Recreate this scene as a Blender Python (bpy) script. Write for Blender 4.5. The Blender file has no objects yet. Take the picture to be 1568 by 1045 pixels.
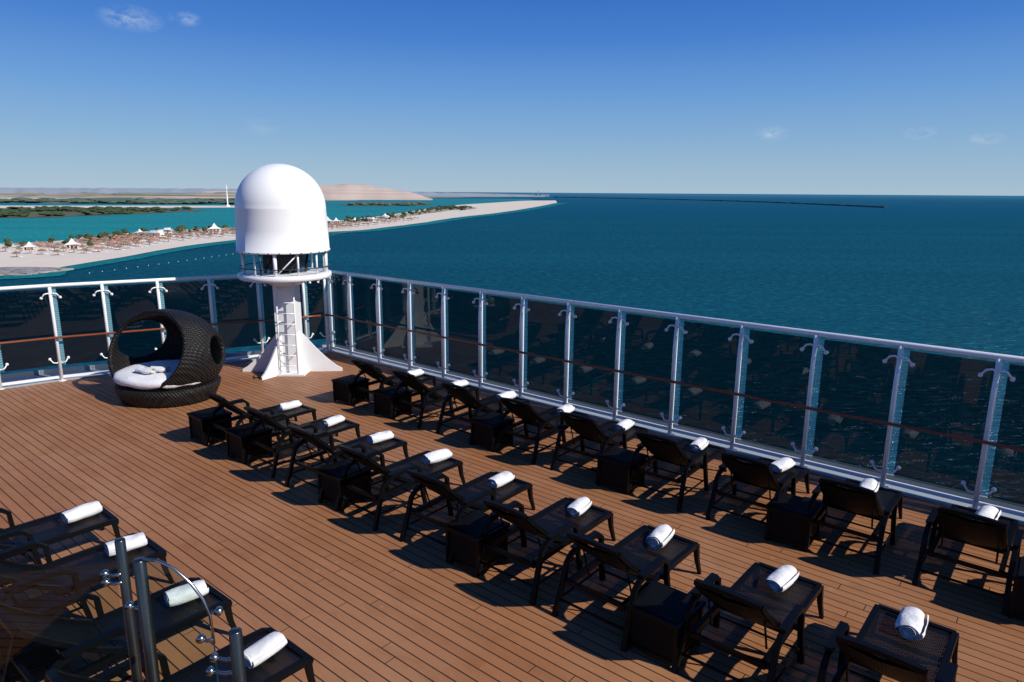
import bpy, bmesh, math, random
from mathutils import Vector, Matrix, noise
random.seed(7)
D = bpy.data
scene = bpy.context.scene
COL = scene.collection
CA, SA = 0.77097, 0.63686
ROT = -math.atan2(SA, CA)
def W(a, b, z=0.0):
    return Vector((-CA*a + SA*b, SA*a + CA*b, z))
SEA_Z = -36.0

# ------------------------------------------------------------------ materials
def new_mat(name):
    m = D.materials.new(name); m.use_nodes = True
    nt = m.node_tree
    for n in list(nt.nodes): nt.nodes.remove(n)
    out = nt.nodes.new('ShaderNodeOutputMaterial')
    return m, nt, out
def N(nt, t, **kw):
    n = nt.nodes.new(t)
    for k, v in kw.items(): setattr(n, k, v)
    return n
def L(nt, a, b): nt.links.new(a, b)
def math_n(nt, op, a=None, b=None, clamp=False):
    n = N(nt, 'ShaderNodeMath', operation=op); n.use_clamp = clamp
    for i, v in enumerate((a, b)):
        if v is None: continue
        if isinstance(v, (int, float)): n.inputs[i].default_value = v
        else: L(nt, v, n.inputs[i])
    return n.outputs[0]
def mixc(nt, fac, c1, c2, blend='MIX'):
    n = N(nt, 'ShaderNodeMix', data_type='RGBA', blend_type=blend)
    for sock, v in ((n.inputs[0], fac), (n.inputs[6], c1), (n.inputs[7], c2)):
        if isinstance(v, (int, float)): sock.default_value = v
        elif isinstance(v, tuple): sock.default_value = (*v, 1) if len(v) == 3 else v
        else: L(nt, v, sock)
    return n.outputs[2]
def noise_n(nt, vec, scale, detail=3, rough=0.5, dist=0):
    n = N(nt, 'ShaderNodeTexNoise'); n.inputs['Scale'].default_value = scale
    n.inputs['Detail'].default_value = detail; n.inputs['Roughness'].default_value = rough
    n.inputs['Distortion'].default_value = dist
    if vec is not None: L(nt, vec, n.inputs['Vector'])
    return n.outputs['Fac']
def ramp(nt, fac, stops):
    n = N(nt, 'ShaderNodeValToRGB'); cr = n.color_ramp
    while len(cr.elements) < len(stops): cr.elements.new(0.5)
    for e, (p, c) in zip(cr.elements, stops):
        e.position = p; e.color = (*c, 1) if len(c) == 3 else c
    L(nt, fac, n.inputs[0]); return n.outputs[0]
def maprange(nt, v, a, b, c=0, d=1):
    n = N(nt, 'ShaderNodeMapRange'); L(nt, v, n.inputs[0])
    for i, x in enumerate((a, b, c, d)): n.inputs[i+1].default_value = x
    return n.outputs[0]
def objco(nt): return N(nt, 'ShaderNodeTexCoord').outputs['Object']
def scalev(nt, vec, s):
    n = N(nt, 'ShaderNodeMapping'); n.inputs['Scale'].default_value = s
    L(nt, vec, n.inputs['Vector']); return n.outputs[0]
def bump(nt, h, strength=0.3, dist=0.01):
    n = N(nt, 'ShaderNodeBump'); n.inputs['Strength'].default_value = strength
    n.inputs['Distance'].default_value = dist; L(nt, h, n.inputs['Height']); return n.outputs[0]
def principled(nt, out, color, rough=0.5, metal=0.0, spec=0.5, normal=None):
    p = N(nt, 'ShaderNodeBsdfPrincipled')
    if isinstance(color, tuple): p.inputs['Base Color'].default_value = (*color, 1)
    else: L(nt, color, p.inputs['Base Color'])
    if isinstance(rough, (int, float)): p.inputs['Roughness'].default_value = rough
    else: L(nt, rough, p.inputs['Roughness'])
    p.inputs['Metallic'].default_value = metal
    p.inputs['Specular IOR Level'].default_value = spec
    if normal is not None: L(nt, normal, p.inputs['Normal'])
    if out is not None: L(nt, p.outputs[0], out.inputs[0])
    return p

def mat_simple(name, col, rough=0.5, metal=0, spec=0.5, var=0.12, scale=6, bs=0.0, bscale=60):
    m, nt, out = new_mat(name)
    co = objco(nt)
    f = noise_n(nt, co, scale, 4, 0.6)
    c = mixc(nt, f, tuple(x*(1-var) for x in col), tuple(min(1, x*(1+var)) for x in col))
    nrm = bump(nt, noise_n(nt, co, bscale, 3), bs, 0.004) if bs else None
    principled(nt, out, c, rough, metal, spec, nrm)
    return m

M_white = mat_simple('white_paint', (0.80, 0.81, 0.81), 0.35, var=0.07, scale=3)
M_dome = mat_simple('radome_gelcoat', (0.86, 0.86, 0.85), 0.4, var=0.02, scale=1.5)
M_grey = mat_simple('grey_deck_paint', (0.30, 0.34, 0.37), 0.6, var=0.15, scale=4)
M_darkm = mat_simple('dark_metal', (0.03, 0.03, 0.035), 0.4, 0.3)
M_frame = mat_simple('lounger_frame', (0.0026, 0.0029, 0.0036), 0.40, 0, 0.14, var=0.3, scale=20)
M_hand = mat_simple('varnished_teak', (0.20, 0.05, 0.018), 0.3, var=0.3, scale=8)
M_hull = mat_simple('hull_paint', (0.7, 0.71, 0.72), 0.4)
M_post2 = mat_simple('dark_steel', (0.085, 0.095, 0.10), 0.28, 0.9, 0.5, var=0.3, scale=3)
M_steel = mat_simple('stainless_steel', (0.35, 0.37, 0.38), 0.25, 1.0, 0.5, var=0.15)

def weave_mat(name, col, period, hole=None, rough=0.55, spec=0.12, contrast=(0.4, 1.7), bs=0.6):
    m, nt, out = new_mat(name)
    co = objco(nt)
    s = N(nt, 'ShaderNodeSeparateXYZ'); L(nt, co, s.inputs[0])
    k = 2*math.pi/period
    sx = math_n(nt, 'SINE', math_n(nt, 'MULTIPLY', s.outputs[0], k))
    yz = math_n(nt, 'ADD', s.outputs[1], s.outputs[2])
    sy = math_n(nt, 'SINE', math_n(nt, 'MULTIPLY', yz, k))
    pr = math_n(nt, 'MULTIPLY', sx, sy)
    h = math_n(nt, 'MULTIPLY_ADD', pr, 0.5); h.node.inputs[2].default_value = 0.5
    ns = noise_n(nt, co, 5, 3)
    c0 = mixc(nt, h, tuple(x*contrast[0] for x in col), tuple(x*contrast[1] for x in col))
    c = mixc(nt, maprange(nt, ns, 0.35, 0.7, 0, 0.4), c0, tuple(x*contrast[1] for x in col))
    p = principled(nt, None, c, rough, 0, spec, bump(nt, h, bs, period*0.2))
    if hole is not None:
        t = N(nt, 'ShaderNodeBsdfTransparent')
        mx = N(nt, 'ShaderNodeMixShader')
        L(nt, math_n(nt, 'GREATER_THAN', pr, hole), mx.inputs[0])
        L(nt, p.outputs[0], mx.inputs[1]); L(nt, t.outputs[0], mx.inputs[2])
        L(nt, mx.outputs[0], out.inputs[0])
    else:
        L(nt, p.outputs[0], out.inputs[0])
    return m
M_weave = weave_mat('resin_wicker', (0.0030, 0.0033, 0.0040), 0.024)
M_mesh = weave_mat('woven_sling', (0.0042, 0.0047, 0.0058), 0.026, 0.86, 0.42, 0.2)
M_wick2 = weave_mat('daybed_wicker', (0.0085, 0.0078, 0.0075), 0.085, None, 0.5, 0.22, (0.2, 2.2), 0.9)

def towel_mat():
    m, nt, out = new_mat('towel_terry')
    co = objco(nt)
    b = noise_n(nt, co, 260, 2, 0.7); b2 = noise_n(nt, co, 18, 3, 0.6)
    h = math_n(nt, 'ADD', b, math_n(nt, 'MULTIPLY', b2, 2.0))
    c = mixc(nt, b2, (0.74, 0.74, 0.75), (0.87, 0.865, 0.86))
    principled(nt, out, c, 0.95, 0, 0.1, bump(nt, h, 0.8, 0.008))
    return m
M_towel = towel_mat()

def deck_mat():
    m, nt, out = new_mat('teak_deck_planks')
    co = objco(nt)
    s = N(nt, 'ShaderNodeSeparateXYZ'); L(nt, co, s.inputs[0])
    PW = 0.118
    q = math_n(nt, 'DIVIDE', s.outputs[1], PW)
    idx = math_n(nt, 'FLOOR', q); fr = math_n(nt, 'FRACT', q)
    edge = math_n(nt, 'ABSOLUTE', math_n(nt, 'SUBTRACT', fr, 0.5))
    groove = maprange(nt, edge, 0.436, 0.458)
    wn = N(nt, 'ShaderNodeTexWhiteNoise', noise_dimensions='1D'); L(nt, idx, wn.inputs['W'])
    xs = math_n(nt, 'ADD', math_n(nt, 'DIVIDE', s.outputs[0], 2.9), math_n(nt, 'MULTIPLY', wn.outputs[0], 7.3))
    fx = math_n(nt, 'ABSOLUTE', math_n(nt, 'SUBTRACT', math_n(nt, 'FRACT', xs), 0.5))
    butt = math_n(nt, 'GREATER_THAN', fx, 0.4985)
    wn2 = N(nt, 'ShaderNodeTexWhiteNoise', noise_dimensions='2D')
    cmb = N(nt, 'ShaderNodeCombineXYZ'); L(nt, idx, cmb.inputs[0])
    L(nt, math_n(nt, 'FLOOR', math_n(nt, 'ADD', xs, 0.5)), cmb.inputs[1]); L(nt, cmb.outputs[0], wn2.inputs['Vector'])
    grain = noise_n(nt, scalev(nt, co, (1.6, 60, 1)), 1.0, 4, 0.65)
    big = noise_n(nt, co, 0.55, 3, 0.6)
    med = noise_n(nt, scalev(nt, co, (1.5, 3.5, 1)), 1.2, 4, 0.65)
    c = mixc(nt, wn2.outputs[0], (0.300, 0.127, 0.050), (0.375, 0.166, 0.070))
    c = mixc(nt, math_n(nt, 'MULTIPLY', grain, 0.6), c, (0.225, 0.090, 0.036))
    c = mixc(nt, maprange(nt, big, 0.4, 0.7, 0, 0.45), c, (0.42, 0.225, 0.120))
    c = mixc(nt, maprange(nt, med, 0.5, 0.75, 0, 0.5), c, (0.20, 0.082, 0.036))
    spots = maprange(nt, noise_n(nt, co, 9, 2, 0.5), 0.68, 0.76, 0, 0.35)
    c = mixc(nt, spots, c, (0.45, 0.29, 0.19))
    dark = math_n(nt, 'MAXIMUM', groove, butt)
    c = mixc(nt, math_n(nt, 'MULTIPLY', dark, 0.96), c, (0.016, 0.009, 0.006))
    hgt = math_n(nt, 'SUBTRACT', math_n(nt, 'MULTIPLY', grain, 0.15), dark)
    r = maprange(nt, med, 0.3, 0.7, 0.45, 0.65)
    principled(nt, out, c, r, 0, 0.28, bump(nt, hgt, 0.5, 0.004))
    return m
M_deck = deck_mat()

def glass_mat(name, tint, base=0.03, k=0.6):
    m, nt, out = new_mat(name)
    lw = N(nt, 'ShaderNodeLayerWeight'); lw.inputs[0].default_value = 0.5
    f = math_n(nt, 'ADD', math_n(nt, 'MULTIPLY', math_n(nt, 'POWER', lw.outputs['Facing'], 4.0), k), base)
    t = N(nt, 'ShaderNodeBsdfTransparent'); t.inputs[0].default_value = (*tint, 1)
    g = N(nt, 'ShaderNodeBsdfGlossy'); g.inputs['Roughness'].default_value = 0.015
    mx = N(nt, 'ShaderNodeMixShader'); L(nt, f, mx.inputs[0]); L(nt, t.outputs[0], mx.inputs[1]); L(nt, g.outputs[0], mx.inputs[2])
    L(nt, mx.outputs[0], out.inputs[0]); return m
M_glass = glass_mat('tinted_glass', (0.12, 0.135, 0.15), 0.04, 0.35)
M_clear = glass_mat('clear_glass', (0.74, 0.84, 0.80), 0.04, 0.25)
def strip_mat():
    m, nt, out = new_mat('frosted_glass_edge')
    co = objco(nt); s = N(nt, 'ShaderNodeSeparateXYZ'); L(nt, co, s.inputs[0])
    dots = math_n(nt, 'SINE', math_n(nt, 'MULTIPLY', s.outputs[2], 2*math.pi/0.05))
    t = N(nt, 'ShaderNodeBsdfTransparent'); t.inputs[0].default_value = (0.85, 0.97, 1.0, 1)
    d = principled(nt, None, (0.26, 0.50, 0.57), 0.3)
    mx = N(nt, 'ShaderNodeMixShader'); L(nt, maprange(nt, dots, -1, 1, 0.3, 0.6), mx.inputs[0])
    L(nt, t.outputs[0], mx.inputs[1]); L(nt, d.outputs[0], mx.inputs[2]); L(nt, mx.outputs[0], out.inputs[0]); return m
M_strip = strip_mat()

def sea_mat(name, ca, cb, far, gl=0.07):
    m, nt, out = new_mat(name)
    g = N(nt, 'ShaderNodeNewGeometry').outputs['Position']
    s = N(nt, 'ShaderNodeSeparateXYZ'); L(nt, g, s.inputs[0])
    w1 = noise_n(nt, scalev(nt, g, (0.30, 0.62, 1)), 1.0, 4, 0.72, 0.6)
    w2 = noise_n(nt, scalev(nt, g, (0.05, 0.11, 1)), 1.0, 3, 0.6, 0.4)
    streak = noise_n(nt, scalev(nt, g, (0.0012, 0.012, 1)), 1.0, 4, 0.6, 0.8)
    patch = noise_n(nt, scalev(nt, g, (0.004, 0.006, 1)), 1.0, 2, 0.5)
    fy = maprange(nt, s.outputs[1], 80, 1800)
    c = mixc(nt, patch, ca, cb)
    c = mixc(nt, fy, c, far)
    c = mixc(nt, maprange(nt, s.outputs[1], 1600, 14000), c, (0.045, 0.17, 0.27))  # distance haze painted into the water colour, paler towards the horizon
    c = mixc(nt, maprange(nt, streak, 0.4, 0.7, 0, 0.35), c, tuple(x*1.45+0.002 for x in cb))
    c = mixc(nt, maprange(nt, w1, 0.52, 0.70, 0, 0.8), c, tuple(x*2.0+0.010 for x in cb))  # ripple highlights painted into the diffuse colour; troughs darkened on the next line
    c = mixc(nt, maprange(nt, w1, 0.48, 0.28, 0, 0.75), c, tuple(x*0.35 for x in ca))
    h = math_n(nt, 'ADD', w1, math_n(nt, 'MULTIPLY', w2, 3.0))
    nb = bump(nt, h, 0.9, 1.2)
    d = N(nt, 'ShaderNodeBsdfDiffuse'); L(nt, c, d.inputs[0])
    gl_n = N(nt, 'ShaderNodeBsdfGlossy'); gl_n.inputs['Roughness'].default_value = 0.2; L(nt, nb, gl_n.inputs['Normal'])
    gl_n.inputs[0].default_value = (0.6, 0.85, 1, 1)
    mx = N(nt, 'ShaderNodeMixShader'); mx.inputs[0].default_value = gl
    L(nt, d.outputs[0], mx.inputs[1]); L(nt, gl_n.outputs[0], mx.inputs[2]); L(nt, mx.outputs[0], out.inputs[0])
    return m
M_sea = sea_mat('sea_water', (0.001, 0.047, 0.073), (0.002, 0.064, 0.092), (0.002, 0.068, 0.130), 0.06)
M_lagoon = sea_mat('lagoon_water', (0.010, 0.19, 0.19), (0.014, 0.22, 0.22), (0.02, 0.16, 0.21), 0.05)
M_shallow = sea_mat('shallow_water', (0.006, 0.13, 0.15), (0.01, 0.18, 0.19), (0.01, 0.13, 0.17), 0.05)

def sand_mat(name, c1, c2, veg=None, vs=0.01, vthr=0.55, sx=0.35, strata=None):
    m, nt, out = new_mat(name)
    g = N(nt, 'ShaderNodeNewGeometry').outputs['Position']
    f = noise_n(nt, g, 0.04, 4, 0.65)
    c = mixc(nt, f, c1, c2)
    if strata:
        sv = noise_n(nt, scalev(nt, g, (0.002, 0.002, 0.12)), 1.0, 4, 0.6)
        c = mixc(nt, maprange(nt, sv, 0.45, 0.62, 0, 0.6), c, strata)
    if veg:
        v = noise_n(nt, scalev(nt, g, (vs*sx, vs, 1)), 1.0, 5, 0.65)
        c = mixc(nt, maprange(nt, v, vthr, vthr+0.05), c, veg)
    principled(nt, out, c, 0.95, 0, 0.1); return m
M_sand = sand_mat('beach_sand', (0.62, 0.54, 0.44), (0.76, 0.68, 0.58))
M_sand2 = sand_mat('scrub_ground', (0.42, 0.34, 0.26), (0.56, 0.47, 0.37), (0.07, 0.09, 0.055), 0.03, 0.52, 0.6)
M_far = sand_mat('desert_plain', (0.52, 0.41, 0.33), (0.64, 0.51, 0.42), (0.12, 0.16, 0.12), 0.006, 0.46, 0.3)
M_mesa = sand_mat('mesa_rock', (0.50, 0.40, 0.33), (0.60, 0.49, 0.41), strata=(0.42, 0.34, 0.30))
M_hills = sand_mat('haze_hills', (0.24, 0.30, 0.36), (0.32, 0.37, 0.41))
M_mang = sand_mat('mangrove_mud', (0.07, 0.09, 0.05), (0.16, 0.15, 0.10))
M_rock = sand_mat('breakwater_rock', (0.07, 0.09, 0.10), (0.16, 0.17, 0.17))
def foliage(name, c1, c2):
    m, nt, out = new_mat(name)
    g = N(nt, 'ShaderNodeNewGeometry').outputs['Position']
    c = mixc(nt, maprange(nt, noise_n(nt, g, 0.5, 3, 0.7), 0.35, 0.65), c1, c2)
    principled(nt, out, c, 0.9, 0, 0.15); return m
M_leaf = foliage('dark_foliage', (0.03, 0.055, 0.025), (0.07, 0.10, 0.045))
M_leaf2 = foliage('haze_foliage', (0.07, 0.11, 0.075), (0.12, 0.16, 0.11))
M_thatch = sand_mat('thatch', (0.17, 0.10, 0.07), (0.30, 0.19, 0.13))
M_red = sand_mat('red_canvas', (0.32, 0.13, 0.10), (0.42, 0.22, 0.16))

# ------------------------------------------------------------------ mesh builder
class MB:
    def __init__(s): s.v = []; s.f = []; s.m = []; s.sm = []
    def add(s, vs, fs, mi=0, smooth=False):
        o = len(s.v); s.v += [tuple(v) for v in vs]
        for f in fs: s.f.append(tuple(i+o for i in f)); s.m.append(mi); s.sm.append(smooth)
    def box(s, c, size, mi=0, M=None, taper=1.0):
        x, y, z = (d/2 for d in size); vs = []
        for sz in (-1, 1):
            k = taper if sz < 0 else 1.0
            for sx, sy in ((-1,-1),(1,-1),(1,1),(-1,1)):
                p = Vector((sx*x*k, sy*y*k, sz*z))
                if M is not None: p = M @ p
                vs.append(p + Vector(c))
        s.add(vs, [(3,2,1,0),(4,5,6,7),(0,1,5,4),(1,2,6,5),(2,3,7,6),(3,0,4,7)], mi)
    def tube(s, pts, r, mi=0, n=8, rect=None, rect1=None, closed=False, smooth=True, radii=None):
        pts = [Vector(p) for p in pts]; K = len(pts); rings = []
        prev = None
        for i, p in enumerate(pts):
            if closed: t = pts[(i+1) % K] - pts[i-1]
            elif i == 0: t = pts[1]-pts[0]
            elif i == K-1: t = pts[-1]-pts[-2]
            else: t = (pts[i+1]-p).normalized() + (p-pts[i-1]).normalized()
            t.normalize()
            if prev is None:
                up = Vector((0,0,1)) if abs(t.z) < 0.9 else Vector((0,1,0))
                u = t.cross(up).normalized()
            else:
                u = (prev - t*prev.dot(t)).normalized()
            prev = u; v = u.cross(t).normalized()
            ring = []
            if rect:
                k = i/(K-1)
                w = rect[0]*(1-k) + rect1[0]*k if rect1 else rect[0]
                h = rect[1]*(1-k) + rect1[1]*k if rect1 else rect[1]
                for a, b in ((-1,-1),(1,-1),(1,1),(-1,1)): ring.append(p + u*(a*w/2) + v*(b*h/2))
            else:
                rr = radii[i] if radii else r
                for j in range(n):
                    an = 2*math.pi*j/n; ring.append(p + u*(rr*math.cos(an)) + v*(rr*math.sin(an)))
            rings.append(ring)
        nn = 4 if rect else n
        vs = [q for rg in rings for q in rg]; fs = []
        seg = K if closed else K-1
        for i in range(seg):
            for j in range(nn):
                a = i*nn+j; b = i*nn+(j+1) % nn; c = ((i+1) % K)*nn+(j+1) % nn; d = ((i+1) % K)*nn+j
                fs.append((a, d, c, b))
        if not closed:
            fs.append(tuple(range(nn))); fs.append(tuple(reversed(range((K-1)*nn, K*nn))))
        s.add(vs, fs, mi, smooth and not rect)
    def lathe(s, prof, c=(0,0,0), n=48, mi=0, smooth=True):
        vs = []; fs = []
        for r, z in prof:
            for j in range(n):
                a = 2*math.pi*j/n; vs.append((c[0]+r*math.cos(a), c[1]+r*math.sin(a), c[2]+z))
        for i in range(len(prof)-1):
            for j in range(n):
                fs.append((i*n+j, i*n+(j+1) % n, (i+1)*n+(j+1) % n, (i+1)*n+j))
        s.add(vs, fs, mi, smooth)
    def sphere(s, c, r, mi=0, n=8, sc=(1,1,1)):
        prof = [(r*math.sin(math.pi*i/n)+1e-5, -r*math.cos(math.pi*i/n)) for i in range(n+1)]
        o = len(s.v); s.lathe(prof, (0,0,0), n, mi)
        for i in range(o, len(s.v)):
            v = s.v[i]; s.v[i] = (v[0]*sc[0]+c[0], v[1]*sc[1]+c[1], v[2]*sc[2]+c[2])
    def poly(s, pts, mi=0): s.add(pts, [tuple(range(len(pts)))], mi)
    def prism(s, pts, z0, z1, mi=0, side=None, bottom=True):
        n = len(pts); vs = [(p[0], p[1], z0) for p in pts] + [(p[0], p[1], z1) for p in pts]
        s.add(vs, [tuple(range(n, 2*n))], mi)
        if bottom: s.add(vs, [tuple(reversed(range(n)))], mi)
        s.add(vs, [(i, (i+1) % n, n+(i+1) % n, n+i) for i in range(n)], mi if side is None else side)
    def mesh(s, name, mats):
        me = D.meshes.new(name); me.from_pydata(s.v, [], s.f)
        for m in mats: me.materials.append(m)
        me.polygons.foreach_set('material_index', s.m); me.polygons.foreach_set('use_smooth', s.sm)
        me.update(); return me
def obj(name, me, loc=(0,0,0), rz=0, parent=None, sc=None):
    o = D.objects.new(name, me); COL.objects.link(o); o.location = loc; o.rotation_euler = (0, 0, rz)
    if sc: o.scale = sc
    if parent: o.parent = parent
    return o
def ob(name, mb, mats, loc=(0,0,0), rz=0, parent=None): return obj(name, mb.mesh(name, mats), loc, rz, parent)
def empty(name, loc=(0,0,0), rz=0):
    e = D.objects.new(name, None); COL.objects.link(e); e.location = loc; e.rotation_euler = (0,0,rz); return e
def LP(a, b, z=0.0): return Vector((-a, b, z))

# ------------------------------------------------------------------ deck & hull
wood = [(-14.0, 10.08), (14.30, 10.08), (16.36, 4.80), (16.62, 3.5), (16.80, 0.0), (16.6, -6), (14.9, -12), (-14, -12)]
outer = [(-14.2, 10.50), (14.65, 10.50), (17.30, 4.80), (17.65, 3.5), (17.85, 0.0), (17.5, -6), (15.7, -12.2), (-14.2, -12.2)]
mb = MB(); mb.poly([LP(a, b, 0.0) for a, b in reversed(wood)])
ob('wooden_deck', mb, [M_deck], rz=ROT)
me = D.objects['wooden_deck'].data
if me.polygons[0].normal.z < 0: me.flip_normals()
mb = MB()
pts = [LP(a, b) for a, b in reversed(outer)]
mb.prism([(p.x, p.y) for p in pts], SEA_Z-1, -0.008, 0, 1)
for i in range(5):
    (a0, b0), (a1, b1) = outer[i], outer[i+1]
    mb.tube([LP(a0, b0, 0.03), LP(a1, b1, 0.03)], None, 2, rect=(0.05, 0.12))
for i in range(4):
    (a0, b0), (a1, b1) = wood[i], wood[i+1]
    mb.tube([LP(a0, b0, 0.012), LP(a1, b1, 0.012)], None, 0, rect=(0.03, 0.04))
ob('ship_hull', mb, [M_grey, M_hull, M_grey], rz=ROT)

# ------------------------------------------------------------------ railing
def spider(mb, base, d, up=1, inward=Vector((0,-1,0))):
    for s in (-1, 1):
        p0 = base; p1 = base + d*(s*0.05) + Vector((0,0,0.035*up)) + inward*0.03
        p2 = base + d*(s*0.11) + Vector((0,0,0.02*up)) + inward*0.04
        p3 = base + d*(s*0.165) + Vector((0,0,-0.06*up)) + inward*0.02
        mb.tube([p0, p1, p2, p3], 0.014, 0, 6)
        mb.tube([p3 + inward*0.015, p3 - inward*0.03], 0.028, 0, 10)
def railing(name, path, posts, glass_bottom):
    root = empty(name, rz=ROT)
    H = 2.04
    fr = MB(); gl = MB(); st = MB(); hr = MB()
    P = [LP(a, b) for a, b in path]
    fr.tube([p + Vector((0,0,H)) for p in P], 0.038, 0, 10)
    fr.tube([p + Vector((0,0,0.08)) for p in P], None, 0, rect=(0.05, 0.05))
    Q = [LP(a, b) for a, b in posts]
    inn = []
    for i, q in enumerate(Q):
        t = (Q[min(i+1, len(Q)-1)] - Q[max(i-1, 0)]).normalized()
        n = Vector((t.y, -t.x, 0))
        if n.dot(-q) < 0: n = -n
        inn.append((t, n))
        fr.tube([q + n*0.05, q + Vector((0,0,1.5)) + n*0.045, q + Vector((0,0,H))], 0.032, 0, 10)
        fr.tube([q + n*0.05, q + n*0.05 + Vector((0,0,0.012))], 0.08, 0, 12)
        fr.tube([q + Vector((0,0,0.1)), q - n*0.012 + Vector((0,0,H-0.05))], None, 0, rect=(0.02, 0.05))
        spider(fr, q + Vector((0,0,H-0.19)) + n*0.03, t, 1, n)
        spider(fr, q + Vector((0,0,glass_bottom+0.10)) + n*0.03, t, -1, n)
        fr.tube([q + n*0.05 + Vector((0,0,0.92)), q + n*0.15 + Vector((0,0,0.94))], 0.012, 0, 6)
    for i in range(len(Q)-1):
        q0, q1 = Q[i], Q[i+1]; t = (q1-q0).normalized(); n = inn[i][1]
        Lg = (q1-q0).length
        def quad(m, s0, s1, z0, z1, off=0.0):
            a = q0 + t*s0 - n*off; b = q0 + t*s1 - n*off
            m.poly([a+Vector((0,0,z0)), b+Vector((0,0,z0)), b+Vector((0,0,z1)), a+Vector((0,0,z1))])
        quad(st, 0.035, 0.105, glass_bottom, H-0.075, 0.02)
        quad(gl, 0.11, Lg-0.03, glass_bottom, H-0.075, 0.02)
    hrp = [q + n*0.15 + Vector((0,0,0.96)) for (t, n), q in zip(inn, Q)]
    hr.tube(hrp, 0.024, 0, 8)
    ob('rail_frame', fr, [M_white], parent=root)
    ob('glass_panels', gl, [M_glass], parent=root)
    ob('frosted_edges', st, [M_strip], parent=root)
    ob('wooden_handrail', hr, [M_hand], parent=root)
    return root
posts_r = [(14.40, 10.22)] + [(0.582 + 1.085*k, 10.22) for k in range(12, -12, -1)]
railing('glass_railing', [(-13, 10.22), (14.40, 10.22)], posts_r, 0.17)
def lerp(p, q, t): return (p[0]+(q[0]-p[0])*t, p[1]+(q[1]-p[1])*t)
A, B = (14.40, 10.22), (16.40, 4.80)
Lab = math.hypot(B[0]-A[0], B[1]-A[1])
posts_l = [(14.45, 10.10)] + [lerp(A, B, (0.66 + 1.06*k)/Lab) for k in range(5)] + [(16.42, 4.74)]
posts_l += [(16.66, 3.70), (16.74, 2.6), (16.80, 1.5), (16.84, 0.4), (16.80, -0.7), (16.74, -1.8), (16.64, -2.9)]
railing('glass_railing', [A, B, (16.68, 3.6), (16.84, 0.0), (16.64, -2.9)], posts_l[::-1], 0.33)

# ------------------------------------------------------------------ sun lounger
def make_lounger():
    m = MB()
    z = 0.36
    for s in (-1, 1):
        x = 0.30*s
        m.tube([(x, 0.0, z-0.035), (x, -0.06, z-0.005), (x, -0.2, z), (x, -1.0, z), (x, -1.5, z-0.01)], None, 0, rect=(0.045, 0.055))
        m.tube([(x, -0.035, z-0.02), (x*1.04, -0.02, 0.18), (x*1.10, 0.03, 0.0)], None, 0, rect=(0.055, 0.05), rect1=(0.032, 0.032))
        xa = 0.375*s
        m.tube([(xa*1.04, -1.60, 0.0), (xa, -1.50, 0.30), (xa, -1.44, 0.50), (xa, -1.36, 0.565), (xa, -1.22, 0.595), (xa, -1.0, 0.60), (xa, -0.90, 0.585), (xa, -0.84, 0.53), (xa, -0.83, 0.40), (xa*1.02, -0.80, 0.2), (xa*1.04, -0.76, 0.0)], None, 0, rect=(0.048, 0.042))
        m.box((xa, -1.13, 0.618), (0.062, 0.42, 0.022), 0)
        m.box((0.337*s, -0.83, z), (0.09, 0.04, 0.04), 0)
        m.box((0.337*s, -1.47, z-0.01), (0.09, 0.04, 0.04), 0)
        m.tube([(xa, -1.53, 0.17), (xa, -0.80, 0.17)], 0.012, 0, 6)
        m.tube([(0.24*s, -1.25, z-0.02), (0.24*s, -1.36, 0.66)], 0.010, 0, 6)
    m.box((0, -0.012, z-0.028), (0.60, 0.05, 0.06), 0)
    m.box((0, -0.94, z-0.012), (0.556, 0.035, 0.04), 0)
    m.box((0, -1.49, z-0.012), (0.64, 0.035, 0.04), 0)
    m.box((0, -0.45, z-0.04), (0.556, 0.03, 0.03), 0)
    m.tube([(-0.375, -1.54, 0.16), (0.375, -1.54, 0.16)], 0.013, 0, 6)
    m.tube([(-0.375, -0.80, 0.14), (0.375, -0.80, 0.14)], 0.011, 0, 6)
    ys = [-0.04, -0.12, -0.3, -0.5, -0.7, -0.92]; zs = [0.352, 0.372, 0.374, 0.368, 0.37, 0.376]
    vs = []
    for y, zz in zip(ys, zs):
        for k in range(5):
            x = -0.278 + 0.556*k/4; vs.append((x, y, zz - 0.012*(1-abs(k-2)/2)))
    fs = [(i*5+k, i*5+k+1, (i+1)*5+k+1, (i+1)*5+k) for i in range(5) for k in range(4)]
    m.add(vs, fs, 2, True)
    prof = [(-0.93, 0.385), (-1.08, 0.47), (-1.22, 0.575), (-1.36, 0.69), (-1.48, 0.80), (-1.56, 0.885)]
    for s in (-1, 1):
        m.tube([(0.285*s - 0.02*s*(i/5), y, zz) for i, (y, zz) in enumerate(prof)], None, 0, rect=(0.045, 0.04))
    m.tube([(-0.27, -1.575, 0.895), (-0.14, -1.585, 0.91), (0, -1.588, 0.915), (0.14, -1.585, 0.91), (0.27, -1.575, 0.895)], None, 0, rect=(0.045, 0.04))
    vs = []
    for i, (y, zz) in enumerate(prof):
        for k in range(5):
            x = (-0.275 + 0.55*k/4); d = 0.018*(1-abs(k-2)/2)
            vs.append((x, y-d, zz-d))
    m.add(vs, [(i*5+k, i*5+k+1, (i+1)*5+k+1, (i+1)*5+k) for i in range(5) for k in range(4)], 1, True)
    vs2 = [(v[0], v[1]-0.018, v[2]-0.02) for v in vs]
    m.add(vs2, [(i*5+k, (i+1)*5+k, (i+1)*5+k+1, i*5+k+1) for i in range(5) for k in range(4)], 1, True)
    return m.mesh('sun_lounger', [M_frame, M_weave, M_mesh])
ML = make_lounger()
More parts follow.
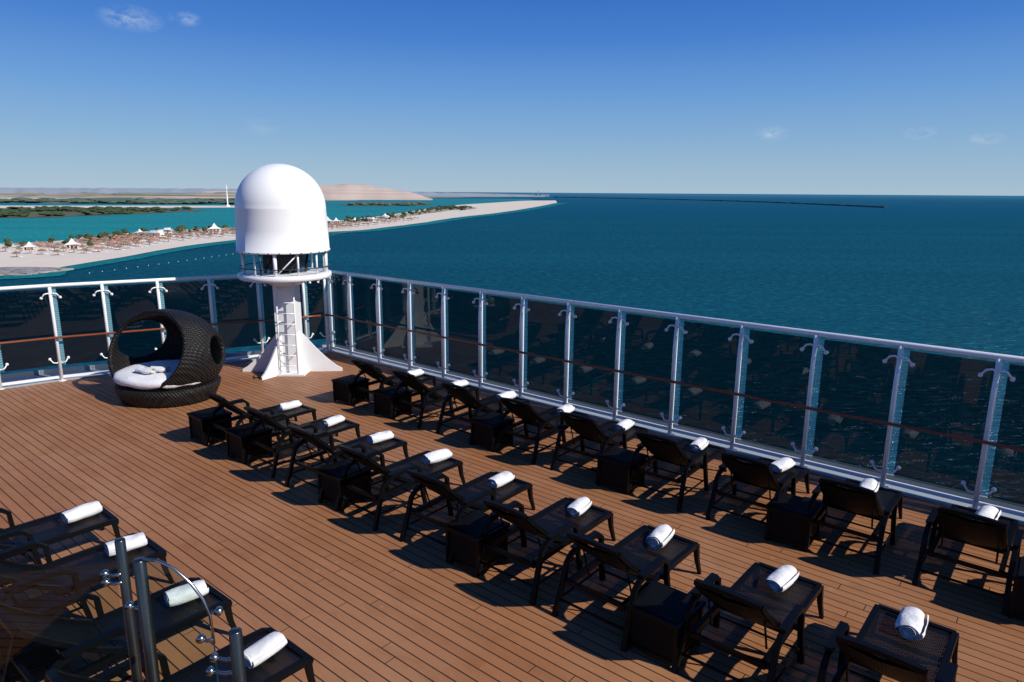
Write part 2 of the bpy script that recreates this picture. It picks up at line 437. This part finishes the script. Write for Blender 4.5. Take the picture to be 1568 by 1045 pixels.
def make_table():
    m = MB()
    m.box((0, 0, 0.225), (0.46, 0.46, 0.35), 1)
    m.box((0, 0, 0.418), (0.52, 0.52, 0.035), 0)
    m.box((0, 0, 0.441), (0.44, 0.44, 0.010), 1)
    for sx in (-1, 1):
        for sy in (-1, 1):
            m.box((sx*0.225, sy*0.225, 0.20), (0.04, 0.04, 0.399), 0, taper=0.8)
    for s in (-1, 1):
        m.box((s*0.232, 0, 0.06), (0.02, 0.42, 0.03), 0); m.box((0, s*0.232, 0.06), (0.42, 0.02, 0.03), 0)
    return m.mesh('side_table', [M_frame, M_weave])
MT = make_table()
def make_towel(seed, name='rolled_towel'):
    rnd = random.Random(seed); m = MB()
    turns = 3.3; n = 90; prof = []
    for i in range(n+1):
        t = i/n; an = -math.pi*0.45 + t*turns*2*math.pi; r = 0.012 + 0.078*(t**0.85)
        prof.append((r*math.cos(an)*1.28, 0.066 + r*math.sin(an)*0.80))
    ny = 14; Lh = 0.17; vs = []
    off = rnd.uniform(0, 50)
    for j in range(ny+1):
        y = -Lh + 2*Lh*j/ny; e = 1 - 0.13*(abs(y)/Lh)**4
        for i, (x, z) in enumerate(prof):
            w = noise.noise(Vector((x*9+off, y*8, z*9)))*0.018
            yy = y + noise.noise(Vector((i*0.06+off, 3, j*0.001)))*0.02*(y/Lh)
            vs.append((x*e + w, yy, max(0.001, 0.066 + (z-0.066)*e + w)))
    k = n+1
    fs = [(j*k+i, j*k+i+1, (j+1)*k+i+1, (j+1)*k+i) for j in range(ny) for i in range(n)]
    m.add(vs, fs, 0, True)
    m.lathe([(0.001, -0.150), (0.066, -0.148), (0.068, 0.148), (0.001, 0.150)], (0,0,0), 20, 0)
    c0 = len(m.v) - 80
    for i in range(c0, len(m.v)):
        v = m.v[i]; m.v[i] = (v[0]*1.12, v[2], 0.064 + v[1]*0.74)
    return m.mesh(name, [M_towel])
MTW = [make_towel(s) for s in (1, 2, 3, 4, 5, 6)]
rnd = random.Random(3)
def place_row(as_, bf, tables, bt, tj=0.02):
    for a in as_:
        j = rnd.uniform(-1, 1)
        p = W(a + rnd.uniform(-tj, tj), bf + rnd.uniform(-tj, tj)*1.5, 0)
        obj('sun_lounger', ML, p, ROT + math.radians(j*1.2))
        q = W(a + rnd.uniform(-.03, .03), bf - 0.25 + rnd.uniform(-.03, .03), 0.366)
        t = obj('rolled_towel', rnd.choice(MTW), q, ROT + math.radians(rnd.uniform(-10, 10)))
        t.scale = (rnd.uniform(.95, 1.08), rnd.uniform(.95, 1.1), rnd.uniform(.93, 1.1))
    for a in tables:
        obj('side_table', MT, W(a, bt), ROT + math.radians(rnd.uniform(-2, 2)))
place_row([0.655, 1.745, 2.985, 4.063, 5.285, 6.449, 7.609, 8.81, 9.98], 6.42, [2.40, 4.68, 7.05, 9.42, 10.62], 5.08)
place_row([-0.80, 0.41, 1.62, 2.71, 3.89, 5.16, 6.30, 7.53, 8.74, 9.94], 9.25, [-0.20, 2.16, 4.50, 6.90, 9.32, 10.55], 7.86)
place_row([4.55, 5.79, 7.12, 8.26], 2.67, [6.50], 1.37)

# ------------------------------------------------------------------ radome tower
tw = empty('satellite_dome_tower', (-4.98, 14.94, 0))
m = MB()
R = 0.965
prof = [(R-0.04, 2.72), (R+0.01, 2.72), (R+0.012, 2.76), (R, 2.765), (R*0.985, 3.2), (R*0.965, 3.62), (R*0.968, 3.64), (R*0.962, 3.66)]
for i in range(1, 17):
    t = math.pi/2*i/16; prof.append((R*0.962*math.cos(t)+1e-4, 3.66 + 0.90*math.sin(t)))
m.lathe(prof, n=64)
m.lathe([(0.001, 2.72), (R-0.04, 2.72)][::-1], n=64, mi=1)
for k in range(28):
    a = 2*math.pi*k/28
    m.sphere((R*1.016*math.cos(a), R*1.016*math.sin(a), 2.74), 0.014, 1, 5)
ob('dome', m, [M_dome, M_darkm], parent=tw)
m = MB()
m.lathe([(0.30, 1.98), (0.50, 2.08), (0.94, 2.14), (0.98, 2.16), (0.98, 2.25), (0.95, 2.262), (0.0001, 2.262)], n=56)
m.box((0, 0, 1.0), (0.46, 0.42, 2.0))
m.box((0, 0, 0.02), (0.8, 0.8, 0.04))
for k in range(12):
    a = 2*math.pi*k/12 + 0.1; c, s_ = math.cos(a), math.sin(a)
    m.tube([(0.88*c, 0.88*s_, 2.25), (0.88*c, 0.88*s_, 2.72)], 0.022 if k % 3 else 0.04, 0, 8)
    if k % 3 == 0:
        a2 = a + 2*math.pi/12
        m.tube([(0.88*c, 0.88*s_, 2.26), (0.88*math.cos(a2), 0.88*math.sin(a2), 2.71)], 0.014, 0, 6)
def fin(dx, dy, h=1.0, hh=0.06, x0=0.2):
    d = Vector((dx, dy, 0)); Ln = d.length; d.normalize(); n = Vector((-d.y, d.x, 0))*0.022
    pr = [(0.0, 0.0), (Ln, 0.0), (Ln, hh)]
    for i in range(1, 8):
        t = i/8; pr.append((Ln + (x0-Ln)*t, hh + (h-hh)*(t**1.3)))
    pr += [(x0-0.01, h), (0.0, h)]
    k = len(pr)
    vs = [d*x + n + Vector((0,0,z)) for x, z in pr] + [d*x - n + Vector((0,0,z)) for x, z in pr]
    m.add(vs, [tuple(range(k)), tuple(reversed(range(k, 2*k)))] + [(i, k+i, k+(i+1) % k, (i+1) % k) for i in range(k)])
fin(-1.10, 0.0); fin(-0.42, -0.72); fin(1.12, 0.12); fin(0.3, 0.9)
ob('mast', m, [M_white], parent=tw)
m = MB()
for s in (-1, 1): m.tube([(0.07 + 0.19*s, -0.36, 0.05), (0.07 + 0.19*s, -0.34, 2.2)], 0.016, 0, 8)
for k in range(9):
    m.tube([(-0.12, -0.355, 0.22+k*0.235), (0.26, -0.355, 0.22+k*0.235)], 0.012, 0, 6)
for z in (0.5, 1.2, 1.9):
    for s in (-1, 1): m.tube([(0.07+0.19*s, -0.35, z), (0.07+0.13*s, -0.205, z)], 0.012, 0, 6)
ob('ladder', m, [M_white], parent=tw)
m = MB()
m.box((0, 0, 2.5), (0.7, 0.7, 0.30)); m.tube([(0, 0, 2.27), (0, 0, 2.7)], 0.2, 0, 16)
for k in range(5):
    a = k*1.3; m.tube([(0.45*math.cos(a), 0.45*math.sin(a), 2.28), (0.5*math.cos(a+.5), 0.5*math.sin(a+.5), 2.69)], 0.03, 0, 6)
ob('antenna_gear', m, [M_darkm], parent=tw)
m = MB()
m.tube([(0.95*math.cos(2*math.pi*k/40), 0.95*math.sin(2*math.pi*k/40), 2.40) for k in range(40)], 0.012, 0, 6, closed=True)
m.tube([(-0.2, -0.92, 2.28), (-0.2, -0.92, 2.74)], 0.02, 0, 6)
m.tube([(-0.30, -0.235, 0.03), (-0.42, -0.50, 0.02), (-0.62, -0.62, 0.02), (-0.70, -0.40, 0.02)], 0.012, 0, 6)
ob('guard_ring', m, [M_darkm], parent=tw)

# ------------------------------------------------------------------ daybed
db = empty('wicker_daybed', (-6.78, 13.0, 0), math.radians(-16))
RX, RY, RZ = 1.13, 0.98, 0.88; CZ = 0.86
holes = [(Vector((-0.16, -1, 0.40)).normalized(), math.cos(math.radians(64))),
         (Vector((-1, 0.42, 0.30)).normalized(), math.cos(math.radians(32))),
         (Vector((1, 0.30, 0.12)).normalized(), math.cos(math.radians(22)))]
def ell(n, k=1.0):
    z = CZ + RZ*n.z*k
    return Vector((RX*n.x*k, RY*n.y*k, max(z, 0.05)))
m = MB(); nu, nv = 160, 80; vs = []
for k in (1.0, 0.93):
    for i in range(nv+1):
        th = math.pi*i/nv
        for j in range(nu):
            ph = 2*math.pi*j/nu
            vs.append(ell(Vector((math.sin(th)*math.cos(ph), math.sin(th)*math.sin(ph), math.cos(th))), k))
fs = []
for q in (0, 1):
    o = q*(nv+1)*nu
    for i in range(nv):
        thm = math.pi*(i+0.5)/nv
        for j in range(nu):
            phm = 2*math.pi*(j+0.5)/nu
            n = Vector((math.sin(thm)*math.cos(phm), math.sin(thm)*math.sin(phm), math.cos(thm)))
            if any(n.dot(h) > c for h, c in holes): continue
            fs.append((o+i*nu+j, o+i*nu+(j+1) % nu, o+(i+1)*nu+(j+1) % nu, o+(i+1)*nu+j))
m.add(vs, fs, 0, True)
for h, c in holes:
    u = h.cross(Vector((0,0,1))).normalized(); v = u.cross(h); sn = math.sqrt(1-c*c)
    ring = [ell((h*c + (u*math.cos(2*math.pi*k/72) + v*math.sin(2*math.pi*k/72))*sn), 0.965) for k in range(72)]
    m.tube(ring, 0.045, 0, 10, closed=True)
m.lathe([(0.0001, 0.0), (0.88, 0.0), (0.90, 0.06), (0.97, 0.20), (1.0, 0.30), (0.95, 0.33), (0.0001, 0.33)], n=72)
c0 = len(m.v)-7*72
for i in range(c0, len(m.v)):
    v = m.v[i]; m.v[i] = (v[0]*1.0, v[1]*0.90, v[2])
ob('shell', m, [M_wick2], parent=db)
m = MB()
def cushion(cx, cy, cz, rx, ry, rz, e=3.0, nn=48):
    pr = []
    for i in range(17):
        t = -math.pi/2 + math.pi*i/16
        pr.append((abs(math.cos(t))**(2/e)+1e-4, math.copysign(abs(math.sin(t))**(2/e), math.sin(t))))
    o = len(m.v); m.lathe(pr, n=nn)
    for i in range(o, len(m.v)):
        v = m.v[i]; w = 1 + 0.02*noise.noise(Vector(v)*3)
        m.v[i] = (cx+v[0]*rx*w, cy+v[1]*ry*w, cz+v[2]*rz + 0.02*noise.noise(Vector((v[0]*4, v[1]*4, 5))))
cushion(0, -0.02, 0.47, 0.99, 0.85, 0.14)
ob('mattress', m, [M_towel], parent=db)
m = MB(); cushion(0, 0, 0, 0.30, 0.30, 0.09, 2.2)
c = ob('back_cushion', m, [mat_simple('grey_fabric', (0.05, 0.046, 0.044), 0.9, bs=0.3)], parent=db)
c.location = (0.22, 0.60, 0.92); c.rotation_euler = (math.radians(72), 0, math.radians(-10))
t = obj('rolled_towel', MTW[0], (-0.02, -0.50, 0.605), math.radians(80), parent=db); t.scale = (1.1, 1.1, 0.8)
t = obj('rolled_towel', MTW[1], (0.16, -0.36, 0.605), math.radians(95), parent=db); t.scale = (1.0, 1.0, 0.8)

# ------------------------------------------------------------------ near balustrade (stair)
bs = empty('stair_balustrade')
m = MB()
P1, P2, P3 = Vector((-1.66, 2.65, 2.55)), Vector((-1.42, 2.37, 2.62)), Vector((-1.05, 2.31, 2.36))
for P, r in ((P1, 0.021), (P2, 0.023), (P3, 0.024)):
    m.tube([(P.x, P.y, 0), (P.x, P.y, P.z-0.004), (P.x, P.y, P.z)], r, 0, 16, radii=[r, r, r*0.85])
    m.tube([(P.x, P.y, 0), (P.x, P.y, 0.015)], 0.06, 0, 16)
ob('posts', m, [M_post2], parent=bs)
m = MB()
arc = [Vector((-1.40, 2.36, 2.625)), Vector((-1.34, 2.36, 2.62)), Vector((-1.28, 2.355, 2.59)), Vector((-1.22, 2.35, 2.53)), Vector((-1.18, 2.345, 2.47)), Vector((-1.155, 2.34, 2.40)), Vector((-1.15, 2.34, 2.28))]
m.tube(arc, 0.006, 0, 8)
def clamp_(p, dx, dy=0):
    p = Vector(p); q = p + Vector((dx, dy, 0))
    m.tube([p, (p+q)/2 + Vector((0,0,-0.010)), q], 0.007, 0, 6)
    m.tube([q + Vector((0, -0.012, 0)), q + Vector((0, 0.012, 0))], 0.015, 0, 12)
for z in (2.40, 2.36): clamp_((P1.x, P1.y-0.02, z), -0.07)
clamp_((P2.x, P2.y, 2.42), -0.06); clamp_((P3.x, P3.y, 2.24), -0.09); clamp_((P3.x, P3.y, 2.18), -0.11)
clamp_((-1.15, 2.34, 2.42), 0.03); clamp_((-1.15, 2.34, 2.30), -0.05)
ob('fittings', m, [M_steel], parent=bs)
m = MB()
bot = [Vector((-1.15, 2.34, 1.0)), Vector((-1.40, 2.36, 1.0))]
m.poly(arc + bot)
m.poly([(-1.70, 2.66, 1.0), (-2.60, 3.0, 1.0), (-2.60, 3.0, 2.15), (-1.70, 2.66, 2.44)])
ob('glass_panes', m, [M_clear], parent=bs)
m = MB()
m.tube([(-1.15, 2.34, 2.28), (-1.15, 2.34, 1.0)], 0.003, 0, 6)
ob('pane_edges', m, [mat_simple('green_glass_edge', (0.10, 0.28, 0.24), 0.2)], parent=bs)
m = MB()
pts = [LP(a, b) for a, b in [(-12, 0.1), (-12, -11), (2.6, -11), (2.6, 0.1)]]
m.prism([(p.x, p.y) for p in pts], 2.1, 2.32, 0)
ob('upper_deck', m, [M_white], rz=ROT)

# ------------------------------------------------------------------ sea, land
m = MB(); S = 90000
m.poly([(-S, -S, SEA_Z), (S, -S, SEA_Z), (S, S, SEA_Z), (-S, S, SEA_Z)])
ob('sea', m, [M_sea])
def flat(name, pts, z, mat):
    bm = bmesh.new(); vs = [bm.verts.new((p[0], p[1], z)) for p in pts]; f = bm.faces.new(vs)
    f.normal_update()
    if f.normal.z < 0: f.normal_flip()
    bmesh.ops.triangulate(bm, faces=bm.faces[:])
    me = D.meshes.new(name); bm.to_mesh(me); bm.free(); me.materials.append(mat); return obj(name, me)
def smooth_line(pts, n=6, amp=3.0, seed=0):
    out = []
    for i in range(len(pts)-1):
        p0 = Vector(pts[max(i-1, 0)]); p1 = Vector(pts[i]); p2 = Vector(pts[i+1]); p3 = Vector(pts[min(i+2, len(pts)-1)])
        for k in range(n):
            t = k/n
            q = 0.5*((2*p1) + (p2-p0)*t + (2*p0-5*p1+4*p2-p3)*t*t + (3*p1-p0-3*p2+p3)*t**3)
            w = noise.noise(Vector((q.x*0.02, q.y*0.02, seed)))*amp
            out.append((q.x + w, q.y + w*0.6))
    out.append(tuple(pts[-1])); return out
sea_side = smooth_line([(-420, 250), (-238, 316), (-232, 355), (-235, 422), (-234, 512), (-215, 600), (-182, 678), (-154, 728), (-120, 885), (-87, 1100), (-30, 1351), (60, 1900), (175, 2750)])
lag_side = smooth_line([(215, 3500), (60, 3300), (-80, 2600), (-168, 2127), (-203, 1501), (-213, 1168), (-243, 907), (-286, 760), (-330, 707), (-365, 608), (-361, 520), (-480, 470), (-800, 430)])
Z1 = SEA_Z + 0.6
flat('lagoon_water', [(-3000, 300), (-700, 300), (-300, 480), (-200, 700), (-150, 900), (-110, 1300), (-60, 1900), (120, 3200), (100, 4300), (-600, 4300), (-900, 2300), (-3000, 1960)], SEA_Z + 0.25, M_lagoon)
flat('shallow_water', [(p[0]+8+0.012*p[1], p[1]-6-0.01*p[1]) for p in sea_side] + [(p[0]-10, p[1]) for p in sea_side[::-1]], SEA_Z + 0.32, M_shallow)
flat('peninsula_sand', sea_side + lag_side, Z1, M_sand)
def between(t, u):
    i = t*(len(sea_side)-1); a = sea_side[int(i)]
    yb = a[1]
    L2 = lag_side[::-1]
    best = min(L2, key=lambda p: abs(p[1]-yb*1.12-40))
    return (a[0]*(1-u)+best[0]*u, a[1]*(1-u)+best[1]*u)
flat('peninsula_scrub', [between(0.25+0.6*k/30, 0.62) for k in range(31)] + [between(0.85-0.6*k/30, 0.93) for k in range(31)], Z1+0.1, M_sand2)
flat('mangrove_island', smooth_line([(-1300, 930), (-713, 964), (-660, 1054), (-617, 1228), (-650, 1440), (-1035, 1404), (-1500, 1380)], 5, 14), Z1, M_mang)
flat('sandbar', [(-2400, 1440), (-1070, 1451), (-643, 1631), (-600, 1720), (-724, 1839), (-1234, 1675), (-2400, 1640)], Z1+0.05, M_sand)
flat('desert_plain', [(-30000, 2000), (-1459, 1980), (-871, 2214), (-736, 2763), (-640, 3300), (-590, 4370), (-200, 5600), (200, 6200), (409, 7810), (200, 12000), (-2000, 30000), (-30000, 30000)], Z1+0.1, M_far)
flat('spit_islet', smooth_line([(-150, 1480), (-90, 1640), (-110, 1850), (-190, 1800), (-200, 1560), (-150, 1480)], 4, 6), Z1+0.2, M_sand2)
flat('spit_islet', smooth_line([(-430, 1900), (-290, 2000), (-260, 2250), (-420, 2300), (-520, 2100), (-430, 1900)], 4, 6), Z1+0.2, M_mang)

def ridge(name, prof, y0, y1, mat, jag=0.0, smooth=True):
    m = MB(); n = len(prof); rows = 9; vs = []
    for j in range(rows):
        t = j/(rows-1); prf = min(1, math.sin(math.pi*t)*1.35)
        for i, (x, h) in enumerate(prof):
            hh = h*prf*(1 + jag*noise.noise(Vector((x*0.01, t*3, 1))))
            vs.append((x*(y0+(y1-y0)*t)/((y0+y1)/2), y0 + (y1-y0)*t + 50*noise.noise(Vector((x*0.006, t*2, 7))), Z1 + hh))
    fs = [(j*n+i, j*n+i+1, (j+1)*n+i+1, (j+1)*n+i) for j in range(rows-1) for i in range(n-1)]
    m.add(vs, fs, 0, smooth); return ob(name, m, [mat])
def densify(pr, step, amp, seed):
    out = []
    for (x0, h0), (x1, h1) in zip(pr, pr[1:]):
        k = max(1, int(abs(x1-x0)/step))
        for i in range(k):
            t = i/k; x = x0+(x1-x0)*t
            out.append((x, max(0, h0+(h1-h0)*t + amp*noise.noise(Vector((x*0.012, seed, 0))) + amp*0.4*noise.noise(Vector((x*0.05, seed, 3))))))
    out.append(pr[-1]); return out
ridge('mesa_hill', densify([(-1750, 0), (-1600, 34), (-1250, 40), (-1150, 58), (-1020, 68), (-850, 70), (-760, 69), (-690, 60), (-620, 48), (-560, 38), (-480, 20), (-420, 0)], 18, 5, 2), 3300, 4000, M_mesa, 0.15)
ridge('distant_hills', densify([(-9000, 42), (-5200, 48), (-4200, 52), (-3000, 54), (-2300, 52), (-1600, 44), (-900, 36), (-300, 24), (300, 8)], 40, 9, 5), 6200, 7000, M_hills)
ridge('desert_dunes', densify([(-3600, 8), (-2400, 22), (-1500, 27), (-1200, 30), (-980, 22), (-850, 0)], 25, 6, 9), 2700, 3200, M_far)

bw = smooth_line([(334, 5700), (800, 4900), (1100, 4000), (1190, 3300), (1180, 2700), (1150, 2148)], 14, 6)
m = MB()
for i in range(len(bw)-1):
    h = 4 + 2*noise.noise(Vector((i*0.7, 0, 0)))
    m.tube([(bw[i][0], bw[i][1], SEA_Z+h*0.3), (bw[i+1][0], bw[i+1][1], SEA_Z+h*0.3)], h, 0, 6, smooth=False)
ob('rock_breakwater', m, [M_rock])

ICO = bmesh.new(); bmesh.ops.create_icosphere(ICO, subdivisions=2, radius=1.0)
iv = [v.co.copy() for v in ICO.verts]; ifc = [tuple(v.index for v in f.verts) for f in ICO.faces]; ICO.free()
def crown(m, c, r, h, rnd, mi=0):
    for q in range(rnd.randint(2, 4)):
        o = Vector((rnd.uniform(-.5, .5)*r, rnd.uniform(-.5, .5)*r, rnd.uniform(0.3, 0.75)*h)); s = rnd.uniform(.5, .85)
        sd = rnd.uniform(0, 100)
        vs = []
        for v in iv:
            k = 1 + 0.45*noise.noise(v*2.2 + Vector((sd, 0, 0)))
            vs.append(Vector(c) + o + Vector((v.x*r*s*k, v.y*r*s*k, v.z*h*0.45*s*k)))
        m.add(vs, ifc, mi, False)
def inpoly(p, poly):
    c = False; j = len(poly)-1
    for i in range(len(poly)):
        if (poly[i][1] > p[1]) != (poly[j][1] > p[1]) and p[0] < (poly[j][0]-poly[i][0])*(p[1]-poly[i][1])/(poly[j][1]-poly[i][1])+poly[i][0]: c = not c
        j = i
    return c
rf = random.Random(11)
m = MB(); poly = [(-1250, 940), (-713, 972), (-668, 1060), (-622, 1232), (-660, 1430), (-1035, 1395), (-1300, 1370)]
cnt = 0
while cnt < 420:
    p = (rf.uniform(-1300, -600), rf.uniform(930, 1440))
    if inpoly(p, poly) and noise.noise(Vector((p[0]*.006, p[1]*.012, 3))) > -0.15:
        crown(m, (p[0], p[1], Z1), rf.uniform(6, 13), rf.uniform(4, 7), rf); cnt += 1
ob('mangrove_trees', m, [M_leaf])
m = MB()
for k in range(560):
    y = rf.uniform(2000, 3200); x = rf.uniform(-0.80, -0.30)*y
    if noise.noise(Vector((x*.002, y*.004, 8))) > -0.1: crown(m, (x, y, Z1), rf.uniform(14, 40), rf.uniform(6, 11), rf)
for k in range(60):
    x = rf.uniform(-470, -280); y = rf.uniform(1960, 2260); crown(m, (x, y, Z1), rf.uniform(8, 16), rf.uniform(5, 8), rf)
ob('distant_trees', m, [M_leaf2])
m = MB()
for k in range(210):
    t = rf.uniform(0.12, 0.86); u = rf.uniform(0.72, 0.95) if rf.random() < .7 else rf.uniform(.5, .8)
    p = between(t, u); crown(m, (p[0]+rf.uniform(-8, 8), p[1]+rf.uniform(-8, 8), Z1), rf.uniform(1.6, 3.6), rf.uniform(3, 6), rf)
for k in range(40):
    p = (rf.uniform(-190, -110), rf.uniform(1500, 1830)); crown(m, (p[0], p[1], Z1), rf.uniform(5, 9), rf.uniform(4, 6), rf)
ob('beach_bushes', m, [M_leaf])

m = MB()
for row in range(9):
    u = 0.24 + 0.065*row
    t = 0.08
    while t < 0.70:
        p = between(t, u); x = p[0]+rf.uniform(-1.5, 1.5); y = p[1]+rf.uniform(-1.5, 1.5)
        if rf.random() < 0.88:
            mi = 1 if (t < 0.34 and rf.random() < .35) else 0
            r = rf.uniform(1.9, 2.6)
            m.lathe([(r, 2.1), (r*0.5, 2.8), (0.01, 3.6)], (x, y, Z1), 8, mi, False)
            m.tube([(x, y, Z1), (x, y, Z1+2.3)], 0.1, 0, 4)
            m.box((x+2.8, y-1, Z1+0.35), (0.8, 2.0, 0.3), 2)
        t += 0.0055 + rf.uniform(0, .0016)
ob('beach_umbrellas', m, [M_thatch, M_red, M_white])
m = MB()
m.box((0, 0, 1.3), (7, 7, 2.6), 1)
m.add([(-4, -4, 2.6), (4, -4, 2.6), (4, 4, 2.6), (-4, 4, 2.6), (-1.6, -1.6, 3.9), (1.6, -1.6, 3.9), (1.6, 1.6, 3.9), (-1.6, 1.6, 3.9), (0, 0, 6.4)],
      [(0,1,5,4), (1,2,6,5), (2,3,7,6), (3,0,4,7), (4,5,8), (5,6,8), (6,7,8), (7,4,8), (3,2,1,0)])
for sx in (-1, 1):
    for sy in (-1, 1): m.tube([(sx*3.8, sy*3.8, 0), (sx*3.8, sy*3.8, 2.7)], 0.12, 0, 6)
for k in range(-1, 2): m.box((k*2.0, -3.52, 1.2), (1.3, 0.06, 2.0), 2)
MTT = m.mesh('canopy_tent', [M_white, M_sand, M_darkm])
for x, y, s in [(-300, 468, 1.1), (-318, 452, 0.9), (-285, 660, 1.4), (-225, 840, 1.5), (-240, 820, 1.2), (-222, 870, 1.1), (-205, 900, 1.0), (-190, 1030, 1.2), (-330, 610, 0.9), (-180, 1000, 0.9)]:
    obj('canopy_tent', MTT, (x, y, Z1), rf.uniform(0, 1), sc=(s, s, s))
def pavilion(x, y, w, rz):
    m = MB(); m.box((0, 0, 1.7), (w, 8, 3.4), 0); m.box((0, 0, 3.55), (w+1.5, 9.5, 0.3), 0); m.box((w*0.2, 0, 4.4), (w*0.4, 6, 1.4), 0)
    for k in range(int(w/3)): m.box((-w/2+1.5+3*k, -4.03, 1.5), (1.8, 0.1, 2.2), 1)
    ob('beach_pavilion', m, [M_white, M_darkm], (x, y, Z1), rz)
pavilion(-312, 598, 20, -0.2); pavilion(-195, 930, 22, -0.3); pavilion(-322, 640, 9, 0.1)
m = MB(); m.lathe([(5, 0), (4.5, 4), (1.5, 4.2), (1.1, 44), (1.7, 45), (1.7, 47), (0.6, 49), (0.1, 56)], n=14)
ob('slim_white_tower', m, [M_white], (-705, 1720, Z1))
m = MB()
for k in range(16):
    x = rf.uniform(-500, 420); s = rf.uniform(10, 30)
    m.box((x, 6500 + rf.uniform(-100, 400), Z1 + s*0.3), (rf.uniform(30, 90), 30, s*0.6+4), 0)
m.box((230, 6300, Z1+25), (8, 8, 50), 0); m.box((180, 6300, Z1+14), (10, 10, 28), 0)
for k in range(40):
    x = rf.uniform(-2600, -1100); m.box((x, 2620 + rf.uniform(-80, 80), Z1+2.5), (rf.uniform(10, 30), 12, rf.uniform(4, 7)), 1)
ob('distant_buildings', m, [M_hills, M_sand])
m = MB(); m.prism([(-420, 235), (-228, 322), (-222, 345), (-250, 350), (-430, 300)], SEA_Z-1, Z1+0.5, 0)
ob('stone_jetty', m, [sand_mat('jetty_stone', (0.22, 0.21, 0.20), (0.42, 0.40, 0.37), (0.10, 0.10, 0.10), 0.25, 0.52, 1.0)])
m = MB()
for k in range(60):
    t = k/59; x = -205 + 60*t + 12*math.sin(t*5); y = 330 + 420*t
    m.sphere((x, y, SEA_Z+0.4), 0.24, 0, 5)
ob('swim_buoy_line', m, [M_white])

# ------------------------------------------------------------------ world, sun, camera
EL = math.radians(36)
sd = Vector((0.875, -0.464, 0)).normalized()*math.cos(EL) + Vector((0, 0, math.sin(EL)))
w = D.worlds.new('World'); scene.world = w; w.use_nodes = True
nt = w.node_tree
for n in list(nt.nodes): nt.nodes.remove(n)
out = N(nt, 'ShaderNodeOutputWorld'); bg = N(nt, 'ShaderNodeBackground'); bg.inputs[1].default_value = 0.1
L(nt, bg.outputs[0], out.inputs[0])
sky = N(nt, 'ShaderNodeTexSky', sky_type='NISHITA'); sky.sun_disc = False; sky.sun_elevation = EL
sky.sun_rotation = math.atan2(sd.x, sd.y); sky.altitude = 0; sky.air_density = 1.0; sky.dust_density = 0.3; sky.ozone_density = 3.0
gen = N(nt, 'ShaderNodeTexCoord').outputs['Generated']
nrm = N(nt, 'ShaderNodeVectorMath', operation='NORMALIZE'); L(nt, gen, nrm.inputs[0])
sp = N(nt, 'ShaderNodeSeparateXYZ'); L(nt, nrm.outputs[0], sp.inputs[0])
K = 10.0
def c10(c): return tuple(x*K for x in c)
grad = ramp(nt, sp.outputs[2], [(0.0, c10((0.38, 0.53, 0.66))), (0.02, c10((0.33, 0.495, 0.65))), (0.07, c10((0.23, 0.42, 0.66))), (0.13, c10((0.130, 0.325, 0.68))), (0.20, c10((0.052, 0.205, 0.62))), (0.27, c10((0.020, 0.135, 0.53))), (0.5, c10((0.01, 0.09, 0.40))), (1.0, c10((0.01, 0.06, 0.28)))])
base = mixc(nt, 0.9, sky.outputs[0], grad)
mask = None
for cx, cy, cz, s in [(-0.562, 1.077, 0.245, 1.4), (-0.482, 1.077, 0.245, 0.8), (0.379, 1.042, 0.086, 0.95), (0.596, 1.043, 0.088, 0.75), (0.693, 1.041, 0.0816, 0.75), (-0.37, 1.04, 0.09, 1.3)]:
    c = Vector((cx, cy, cz)).normalized()
    sb = N(nt, 'ShaderNodeVectorMath', operation='SUBTRACT'); L(nt, nrm.outputs[0], sb.inputs[0]); sb.inputs[1].default_value = c
    ml = N(nt, 'ShaderNodeVectorMath', operation='MULTIPLY'); L(nt, sb.outputs[0], ml.inputs[0]); ml.inputs[1].default_value = (40/s, 40/s, 95/s)
    ln = N(nt, 'ShaderNodeVectorMath', operation='LENGTH'); L(nt, ml.outputs[0], ln.inputs[0])
    v = maprange(nt, ln.outputs['Value'], 0.0, 1.1, 0.75 if s != 1.3 else 0.25, 0.0)
    mask = v if mask is None else math_n(nt, 'MAXIMUM', mask, v)
cn = noise_n(nt, scalev(nt, nrm.outputs[0], (1, 1, 2.2)), 55, 5, 0.65, 0.4)
cf = math_n(nt, 'MULTIPLY', mask, maprange(nt, cn, 0.38, 0.68))
fin_ = mixc(nt, math_n(nt, 'MULTIPLY', cf, 0.8), base, c10((0.58, 0.68, 0.79)))
L(nt, fin_, bg.inputs[0])

sl = D.lights.new('sun', 'SUN'); sl.energy = 5.0; sl.angle = math.radians(0.5); sl.color = (1.0, 0.95, 0.87)
so = D.objects.new('sun', sl); COL.objects.link(so); so.rotation_euler = sd.to_track_quat('Z', 'Y').to_euler(); so.location = (30, -20, 60)

cam = D.cameras.new('camera'); cam.lens = 24; cam.sensor_width = 36; cam.clip_start = 0.05; cam.clip_end = 200000
co = D.objects.new('camera', cam); COL.objects.link(co)
co.matrix_world = Matrix.Translation((0, 0, 4)) @ Matrix.Rotation(math.radians(90-12.3), 4, 'X') @ Matrix.Rotation(math.radians(0.37), 4, 'Z')
scene.camera = co
scene.view_settings.view_transform = 'Standard'; scene.view_settings.look = 'None'; scene.view_settings.exposure = 0
